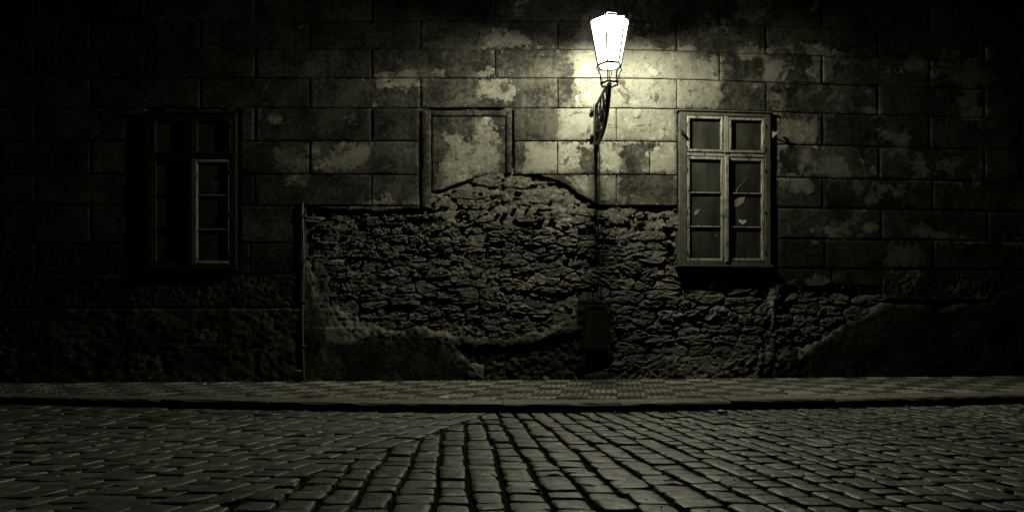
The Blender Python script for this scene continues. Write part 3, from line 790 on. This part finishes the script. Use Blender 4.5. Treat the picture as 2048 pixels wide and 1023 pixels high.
# ------------------------------------------------------------------ lantern
WX = 1.05; HL = .94                       # bracket foot on the wall, reach of the bracket
LX, LY = 194.5/1280*(WD-HL), WD-HL
SP_ = FP/LY
def zl(y): return HC+(HY-y)/SP_
lan = empty('wall_lantern', (LX, WD, zl(285)), label='lit hexagonal street lantern on an ornate black iron wall bracket', cat='street lamp')
ROT = R(-18)
zt, zb = zl(47), zl(131); rt_, rb_ = .217, .131
ztop = zl(31)
def hexp(r, z, k, rot=ROT): a = rot+k*math.pi/3; return np.array([LX+r*math.sin(a), LY-r*math.cos(a), z])
M_lit = mat_lit_glass(3.4)
for k in range(6):
    a, b, c_, d_ = hexp(rb_, zb, k), hexp(rb_, zb, k+1), hexp(rt_, zt, k+1), hexp(rt_, zt, k)
    mk('glass_pane', [a, b, c_, d_], [(0, 1, 2, 3)], M_lit, lan, smooth=False)
    mb = MB(); mb.add(*tube([hexp(rb_+.003, zb, k), hexp(rt_+.003, zt, k)], .0095, 6)); mb.build('glazing_bar', M_lant, lan)
    e, f_ = hexp(.085, ztop, k), hexp(.085, ztop, k+1)
    mk('roof_pane', [hexp(rt_-.004, zt+.004, k), hexp(rt_-.004, zt+.004, k+1), f_, e], [(0, 1, 2, 3)], M_lit, lan, smooth=False)
    p = hexp(rt_+.012, zt+.012, k); mb = MB(); mb.add(*lathe(p[0], p[1], [(.001, p[2]+.022), (.009, p[2]+.012), (.011, p[2]), (.006, p[2]-.012), (.001, p[2]-.016)], 8)); mb.build('corner_knob', M_iron, lan, smooth=True)
def hexring(r, z0, z1, th):
    v = []
    for k in range(6): v += [hexp(r, z0, k), hexp(r, z1, k), hexp(r-th, z1, k), hexp(r-th, z0, k)]
    f = []
    for k in range(6):
        a = 4*k; b = 4*((k+1) % 6)
        for q in range(4): f.append((a+q, b+q, b+(q+1) % 4, a+(q+1) % 4))
    return v, f
mb = MB(); mb.add(*hexring(rb_+.011, zb-.016, zb+.003, .013)); mb.build('bottom_ring', M_lant, lan)
# opaque reflector under the roof keeps the light down
mb = MB(); rv_, rf_ = lathe(LX, LY, [(.212, zt-.006), (.176, zt+.032), (.11, zt+.062), (.05, zt+.078), (.048, zt+.074), (.108, zt+.058), (.170, zt+.028), (.209, zt-.010)], 24); mb.add(rv_, rf_[:-2]); mb.build('reflector', mat_simple('white_enamel', (.8, .8, .76), .4), lan, smooth=True)
mk('reflector_disc', *lathe(LX, LY, [(.052, zt+.0745), (.052, zt+.0775)], 16), bpy.data.materials['white_enamel'], lan, smooth=False)
mb = MB(); mb.add(*lathe(LX, LY, [(.088, ztop-.004), (.088, ztop+.004), (.05, ztop+.014), (.02, ztop+.02), (.016, ztop+.04), (.022, ztop+.05), (.001, ztop+.068)], 12)); mb.build('roof_cap', M_lant, lan, smooth=True)
# bulb
mb = MB(); mb.add(*lathe(LX, LY, [(.001, zt-.10), (.03, zt-.09), (.045, zt-.06), (.048, zt-.02), (.03, zt+.03), (.022, zt+.07)], 16)); mb.build('bulb', mat_lit_glass(5), lan, smooth=True)
# lit bottom disc
mk('bottom_glass', *lathe(LX, LY, [(.095, zb-.018), (.095, zb-.014)], 20), mat_lit_glass(1.2), lan, smooth=False)
# curved open neck
for k in range(6):
    prof = [(.142, zb-.02), (.146, zb-.045), (.126, zb-.060), (.120, zb-.095), (.106, zb-.105), (.102, zb-.14), (.098, zl(166))]
    a = ROT+k*math.pi/3
    mb = MB(); mb.add(*tube([(LX+r*math.sin(a), LY-r*math.cos(a), z) for r, z in prof], .0072, 6)); mb.build('neck_strap', M_lant, lan, smooth=True)
mb = MB(); mb.add(*hexring(.107, zl(170), zl(166.5), .010)); mb.add(*lathe(LX, LY, [(.026, zl(169)), (.026, zl(167)), (.014, zl(166))], 12)); 
for k in range(6): mb.add(*tube([hexp(.03, zl(168), k), hexp(.1, zl(168), k)], .003, 6))
mb.build('base_plate', M_lant, lan)
mb = MB(); mb.add(*tube([(LX, LY, zl(167)), (LX, LY, zb-.02)], .006, 6)); mb.build('centre_rod', M_iron, lan)
# bracket, in the vertical plane of the lantern
def bp(n, z, dx=0):
    n = n*HL/.82 if n < .8199 else HL
    return (WX+(LX-WX)*n/HL+dx, WD-n, z)
zseat = zl(170)
mb = MB(); mb.add(*tube([bp(.02, 3.40), bp(.25, 3.39), bp(.55, 3.375), bp(.82, zseat-.008)], .020, 8)); mb.build('top_bar', M_iron, lan, smooth=True)
low = [(.02, 2.95), (.10, 2.905), (.2, 2.89), (.33, 2.90), (.45, 2.925), (.56, 2.965), (.66, 3.03), (.74, 3.11), (.79, 3.21), (.82, zseat-.01)]
mb = MB(); mb.add(*tube([bp(a, b) for a, b in low], .024, 8)); mb.build('lower_brace', M_iron, lan, smooth=True)
mb = MB(); mb.add(*box(WX-.03, WX+.03, WD-.035, WD+.02, 2.86, 3.43)); mb.add(*box(WX-.042, WX+.042, WD-.028, WD+.02, 3.30, 3.36)); mb.add(*box(WX-.042, WX+.042, WD-.028, WD+.02, 2.99, 3.05)); mb.build('wall_plate', M_iron, lan)
for z_ in (3.33, 3.02):
    mb = MB(); mb.add(*lathe(WX-.055, WD-.045, [(.001, z_-.028), (.022, z_-.018), (.027, z_), (.022, z_+.018), (.001, z_+.028)], 10)); mb.build('bolt', M_iron, lan, smooth=True)
mb = MB(); mb.add(*lathe(LX, LY, [(.028, zseat), (.022, zseat-.012), (.018, zseat-.05), (.024, zseat-.075), (.012, zseat-.10)], 12)); mb.build('seat_socket', M_iron, lan, smooth=True)
def scroll(cn, cz, r0, r1, a0, turns, rad=.016):
    pts = []
    for i in range(26):
        q = i/25; a = a0+turns*2*math.pi*q; r = r0+(r1-r0)*q; pts.append(bp(cn+r*math.cos(a), cz+r*math.sin(a)))
    m = MB(); m.add(*tube(pts, rad, 6)); m.build('scroll', M_iron, lan, smooth=True)
scroll(.15, 3.13, .115, .02, 1.2, 1.6); scroll(.37, 3.12, .12, .02, 2.6, -1.5); scroll(.57, 3.17, .085, .02, .4, 1.5, .011); scroll(.70, 3.26, .05, .015, 3., -1.4, .009)
scroll(.26, 3.28, .06, .015, 3.5, 1.3, .010); scroll(.48, 3.30, .05, .012, .2, -1.3, .009); scroll(.26, 2.98, .05, .012, 0, 1.2, .010); scroll(.46, 3.0, .045, .012, 2., 1.2, .010)
for a, b in (((.06, 3.38), (.16, 2.91)), ((.32, 3.37), (.24, 2.91)), ((.40, 2.93), (.48, 3.35)), ((.66, 3.35), (.60, 3.0))):
    m = MB(); m.add(*tube([bp(*a), bp((a[0]+b[0])/2+.03, (a[1]+b[1])/2), bp(*b)], .012, 6)); m.build('strut', M_iron, lan, smooth=True)
ld = bpy.data.lights.new('lantern_light', 'POINT'); ld.energy = LAMP_W; ld.color = LAMP_COL; ld.shadow_soft_size = .062
lo = bpy.data.objects.new('lantern_light', ld); S.collection.objects.link(lo); lo.location = (LX, LY, zt-.016)
lo.parent = lan; lo.location = np.array((LX, LY, zt-.016))-WL[lan]

# ------------------------------------------------------------------ GROUND, ROAD, KERB, PAVEMENT
KH = .088
kp = [(-700, 776), (0, 791), (350, 798), (700, 803.5), (1040, 806), (1400, 802), (1700, 796), (2048, 789), (2700, 776)]
def solve(x, y):
    X = 0.
    for _ in range(30): D = FP*(HC-float(zp(X)))/(y-HY); X = (x-CX)/FP*D
    return X, D
KX, KD = map(np.array, zip(*[solve(*p) for p in kp]))
KX = np.concatenate([[-14], KX, [14]]); KD = np.concatenate([[KD[0]+.5], KD, [KD[-1]+.6]])
o_ = np.argsort(KX); KX, KD = KX[o_], KD[o_]
def kd(X):
    X = np.asarray(X, float); return (np.interp(X-.6, KX, KD)+np.interp(X, KX, KD)+np.interp(X+.6, KX, KD))/3
def wallY(X): return np.interp(X, _X, _Y)
ge = 400
mk('ground', [(-ge, -ge, -.42), (ge, -ge, -.42), (ge, ge, -.42), (-ge, ge, -.42)], [(0, 1, 2, 3)], M_ground, kind='structure')
# pavement bed + setts
xs = np.arange(-11, 11.01, .25); V = []
for X in xs:
    V += [(X, kd(X)+.27, zp(X)-.012), (X, wallY(X)+.15, zp(X)-.012)]
F = [(2*i, 2*i+2, 2*i+3, 2*i+1) for i in range(len(xs)-1)]
pav = mk('pavement', V, F, M_soil, kind='structure')
def setts():
    P = .058; vs = []; fs = []; at = []
    nv = 0; base = np.array([(-1, -1), (1, -1), (1, 1), (-1, 1)], float)
    for X0 in np.arange(-9.5, 9.5, P):
        for r in range(0, 52):
            v_ = r*P
            X = X0 - .16*(v_-1.0) + .006*math.sin(v_*9+X0*1.3)
            yb = float(wallY(X)); Y = yb-.04-v_
            if Y < float(kd(X))+.30: continue
            pu = int(math.floor((X0+20)/(P*5))); pv = r//5
            light = (pu+pv) % 2 == 0
            hsh = float(_h(np.array(pu), np.array(pv), 3)); 
            tone = (.5+.5*hsh) if light else (.06+.16*hsh)
            tone = float(np.clip(tone+random.gauss(0, .07), 0, 1))
            hx, hy = P/2-.004+random.uniform(-.003, .002), P/2-.004+random.uniform(-.003, .002)
            z = float(zp(X))+random.gauss(0, .0016); tz = random.gauss(0, .0012), random.gauss(0, .0012)
            for s_, dz in ((1, -.014), (1, -.004), (.78, 0)):
                for q in base: vs.append((X+q[0]*hx*s_-.16*-q[1]*0, Y+q[1]*hy*s_, z+dz+tz[0]*q[0]+tz[1]*q[1])); at.append(tone)
            for k in (0, 4):
                for i in range(4):
                    j = (i+1) % 4; fs.append((nv+k+i, nv+k+j, nv+k+4+j, nv+k+4+i))
            fs.append((nv+8, nv+9, nv+10, nv+11)); nv += 12
    mk('paving_setts', np.array(vs), np.array(fs), M_sett, pav, {'rnd': np.array(at)}, smooth=False, kind='stuff')
setts()
# kerb stones
kerb = empty('kerb', (0, float(kd(0)), -KH), kind='structure')
X = -9.62
while X < 9.5:
    L = random.uniform(1.0, 1.14); seg = 8; V = []; dz = random.uniform(-.006, .006); dy = random.uniform(-.010, .010)
    prof = [(0, -KH-.15), (0, -.022), (.006, -.008), (.02, 0), (.28, .001), (.285, -.05)]
    for i in range(seg+1):
        xx = X+.004+(L-.008)*i/seg; yy = float(kd(xx))+dy; zz = float(zp(xx))+dz
        en = .006 if i in (0, seg) else 0
        for j_, (a, b) in enumerate(prof): V.append((xx, yy+a+(en if a < .1 else 0)+random.gauss(0, .0016), zz+b+random.gauss(0, .0012)-en*.3*(b > -.03)-(random.choice([0, 0, 0, .006, .012]) if j_ == 2 else 0)))
    K = len(prof); F = [(i*K+j, i*K+j+1, (i+1)*K+j+1, (i+1)*K+j) for i in range(seg) for j in range(K-1)]
    F += [tuple(range(K))[::-1], tuple(seg*K+j for j in range(K))]
    F = [q[::-1] for q in F]
    mk('kerb_stone', V, F, M_kerb, kerb, smooth=False); X += L
# road bed
xs = np.arange(-12, 12.01, .5); V = []
for X in xs: V += [(X, -6, zp(X)-KH-.024), (X, float(kd(X))+.02, zp(X)-KH-.024)]
F = [(2*i, 2*i+2, 2*i+3, 2*i+1) for i in range(len(xs)-1)]
road = mk('road', V, F, M_soil, kind='structure')
# cobbles
def cob(quad, h=0.0):
    """quad: 4 corners (x,y) ccw; rounded top on 10-gon"""
    Q = np.array(quad); c = Q.mean(0)
    out = []
    for i in range(4):
        a, b, d = Q[i-1], Q[i], Q[(i+1) % 4]
        r = random.uniform(.08, .20)
        out.append(b+(a-b)*r); 
        out.append(b+((a-b)*r+(d-b)*r)*.32)
        out.append(b+(d-b)*r)
    O = np.array(out); K = len(O)
    O += rng.normal(0, .0036, O.shape)
    tx, ty = rng.normal(0, .022, 2); dome = random.uniform(.0005, .004)
    V = []
    for s_, z in ((1.0, -.05), (1.0, -.009), (.975, -.003), (.93, -.0006), (.60, dome*.7)):
        for p in O:
            q = c+(p-c)*s_; V.append((q[0], q[1], z))
    V.append((c[0], c[1], dome*.8))
    V = np.array(V); m = V[:, 2] > -.03
    V[:, 2] += (V[:, 0]-c[0])*tx+(V[:, 1]-c[1])*ty
    V[m, 2] += rng.normal(0, .0013, m.sum())
    V[:, 2] += h+zp(c[0])-KH
    F = [(r*K+j, r*K+(j+1) % K, (r+1)*K+(j+1) % K, (r+1)*K+j) for r in range(4) for j in range(K)]
    F += [(4*K+j, 4*K+(j+1) % K, 5*K) for j in range(K)]
    return V, F
stones = []
def bnd(D): return -.306+.39*(D-5.52)         # seam between the two layings
def xr(k, D):                                 # right family row lines
    far = -.12+.147*k; kk = min(k, 5); near = .18+.193*kk+.158*(k-kk)
    if k < 0: near = .18+.178*k; far = -.12+.150*k
    t_ = (5.6-D)/2.8
    return far+(near-far)*t_+.010*math.sin(D*2.3+k*1.9)+.006*math.sin(D*7.1+k*2.7)
def far_edge(X): return float(kd(X))-.015
def try_add(q):
    c = np.mean(q, 0)
    stones.append(q)
for k in range(-34, 42):
    D = random.uniform(.2, .35)
    while True:
        L = random.choice([.10, .12, .13, .14, .15, .17])*random.uniform(.92, 1.08)
        D1 = D+L
        xa, xb = xr(k, D), xr(k+1, D); xm = (xa+xb)/2
        fe = far_edge(xm)
        if D > fe-.04: break
        if D1 > fe-.07: D1 = fe
        g, gr = random.uniform(.003, .0075), random.uniform(.009, .022)
        sl = random.uniform(-.008, .008)
        q = [(xr(k, D)+gr, D+g-sl), (xr(k+1, D)-gr, D+g+sl), (xr(k+1, D1)-gr, D1-g+random.uniform(-.006, .006)), (xr(k, D1)+gr, D1-g+random.uniform(-.006, .006))]
        xl = (q[0][0]+q[3][0])/2; w_ = (q[1][0]+q[2][0])/2-xl
        B0, B1 = bnd(D), bnd(D1)
        if xl >= max(B0, B1)-.02: stones.append(q)
        elif xl+w_ > max(B0, B1)+.035:
            q[0] = (max(q[0][0], B0+.004), q[0][1]); q[3] = (max(q[3][0], B1+.004), q[3][1])
            if q[1][0]-q[0][0] > .03 and q[2][0]-q[3][0] > .03: stones.append(q)
        D = D1
for k in range(1, 44):
    D = random.uniform(.2, .35)
    while True:
        L = random.choice([.12, .14, .16, .18, .20])*random.uniform(.92, 1.08)
        D1 = D+L; PT = .172
        lx = lambda kk, d: bnd(d)-PT*kk+.01*math.sin(d*2.+kk*2.1)
        xm = lx(k-.5, D); fe = far_edge(xm)
        if D > fe-.05: break
        if D1 > fe-.07: D1 = fe
        g, gr = random.uniform(.002, .005), random.uniform(.002, .007)
        sl = .02
        if xm > -7.2:
            stones.append([(lx(k, D)+gr, D+g-sl*0), (lx(k-1, D)-gr, D+g+random.uniform(0, .015)), (lx(k-1, D1)-gr, D1-g+random.uniform(-.005, .01)), (lx(k, D1)+gr, D1-g)])
        D = D1
vis = []
for q in stones:
    c = np.mean(q, 0)
    if c[1] < .3 or abs(c[0]) > 7.5: continue
    x = CX+FP*c[0]/c[1]; y = HY+FP*(HC+KH-float(zp(c[0])))/c[1]
    a = np.array(q); ar = .5*abs(np.dot(a[:, 0], np.roll(a[:, 1], 1))-np.dot(a[:, 1], np.roll(a[:, 0], 1)))
    inside = -20 < x < 2068 and y < 1040
    vis.append((ar/c[1]**3 if inside else 0, q, inside))
vis.sort(key=lambda t_: -t_[0])
restc = MB()
for i, (sz, q, ins) in enumerate(vis):
    V, F = cob(q, random.gauss(0, .0035)); rv = float(np.clip(rng.normal(.5, .2), 0, 1))
    if i < 300: mk('cobblestone', V, F, M_cob, road, {'rnd': rv})
    else: restc.add(V, F, rv)
restc.build('cobblestones', M_cob, road, smooth=True, rnd=True, kind='stuff')

# ------------------------------------------------------------------ litter
def pebble(name, X, Y, z, r, mat, label=None, cat=None, parent=None, sq=.6, group=None):
    V = []; K = 8
    for (rr, zz) in ((.6, 0), (1, .35), (.8, .8), (.3, 1.0)):
        for j in range(K):
            a = j*math.pi/4; q = rr*r*random.uniform(.8, 1.15); V.append((X+q*math.cos(a), Y+q*math.sin(a)*.8, z+zz*r*sq*1.2))
    F = [(i*K+j, i*K+(j+1) % K, (i+1)*K+(j+1) % K, (i+1)*K+j) for i in range(3) for j in range(K)]+[tuple(3*K+j for j in range(K)), tuple(range(K))[::-1]]
    return mk(name, V, F, mat, parent, {'rnd': .6}, label=label, cat=cat, group=group)
X, D = solve(886, 798.5); D += .0
P = [(-.045, -.02, 0), (.0, -.03, .004), (.05, -.015, 0), (.04, .02, .012), (-.01, .028, .022), (-.05, .012, .010), (0, 0, .02)]
V = [(X+a, D+.09+b, float(zp(X))+.003+c_) for a, b, c_ in P]; V2 = [(a, b, c_+.002) for a, b, c_ in V]
F = [(i, (i+1) % 6, 6) for i in range(6)]; F = F+[tuple(7+j for j in q)[::-1] for q in F]
mk('crumpled_paper', V+V2, F, M_paper, None, smooth=False, label='small crumpled white paper lying on the kerb left of centre', cat='paper')
X = (415-CX)/FP*7.7
mk('crumpled_paper', [(a*.5-0+X, b*.5+7.62, float(zp(X))+.004+c_) for a, b, c_ in P], [(i, (i+1) % 6, 6) for i in range(6)], M_paper, None, smooth=False, label='tiny pale paper at the foot of the wall far left', cat='paper')
X, D = solve(1443, 824); D = FP*(HC+KH-float(zp(X)))/(826-HY); X = (1443-CX)/FP*D
pebble('loose_stone', X, D-.02, float(zp(X))-KH, .05, M_cob, 'loose rounded stone in the gutter below the right window', 'stone')
mkb = MB(); mkb.add(*lathe(X-.0, D-.09, [(.001, float(zp(X))-KH+.012), (.012, float(zp(X))-KH+.012), (.014, float(zp(X))-KH+.006), (.014, float(zp(X))-KH+.004)], 12)); mkb.build('bottle_cap', mat_simple('bright_tin', (.8, .8, .78), .18, .9, 20, .05, .1), None, smooth=True, label='shiny metal bottle cap beside the loose stone in the gutter', cat='bottle cap')
gm = MB()
for i in range(420):
    X = random.uniform(-5.2, 5.6); D = float(kd(X))-abs(random.gauss(0, .05))-.01; r = random.uniform(.003, .013)
    if random.random() < .06: r = random.uniform(.014, .024)
    V = []; K = 5
    for (rr, zz) in ((.7, 0), (1, .4), (.5, 1.0)):
        for j in range(K): a = j*2*math.pi/K; q = rr*r*random.uniform(.7, 1.2); V.append((X+q*math.cos(a), D+q*math.sin(a), float(zp(X))-KH-.006+zz*r))
    F = [(i_*K+j, i_*K+(j+1) % K, (i_+1)*K+(j+1) % K, (i_+1)*K+j) for i_ in range(2) for j in range(K)]+[tuple(2*K+j for j in range(K))]
    gm.add(V, F, random.uniform(.2, .9))
for i in range(260):
    X = random.uniform(-4, 4.5); D = random.uniform(2.6, 5.4); r = random.uniform(.002, .007)
    V = []; K = 5
    for (rr, zz) in ((.7, 0), (1, .4), (.5, 1.0)):
        for j in range(K): a = j*2*math.pi/K; q = rr*r*random.uniform(.7, 1.2); V.append((X+q*math.cos(a), D+q*math.sin(a), float(zp(X))-KH+.0+zz*r))
    F = [(i_*K+j, i_*K+(j+1) % K, (i_+1)*K+(j+1) % K, (i_+1)*K+j) for i_ in range(2) for j in range(K)]+[tuple(2*K+j for j in range(K))]
    gm.add(V, F, random.uniform(.3, 1))
gm.build('gutter_grit', M_rub, None, smooth=False, rnd=True, label='loose grit and small pebbles lying in the gutter and on the cobbles', cat='grit', kind='stuff')

for m in bpy.data.materials:
    m.use_backface_culling = False
print('tris about', sum(len(o.data.polygons)*2 for o in bpy.data.objects if o.type == 'MESH'), 'cells', len(cells), 'cobbles', len(vis))
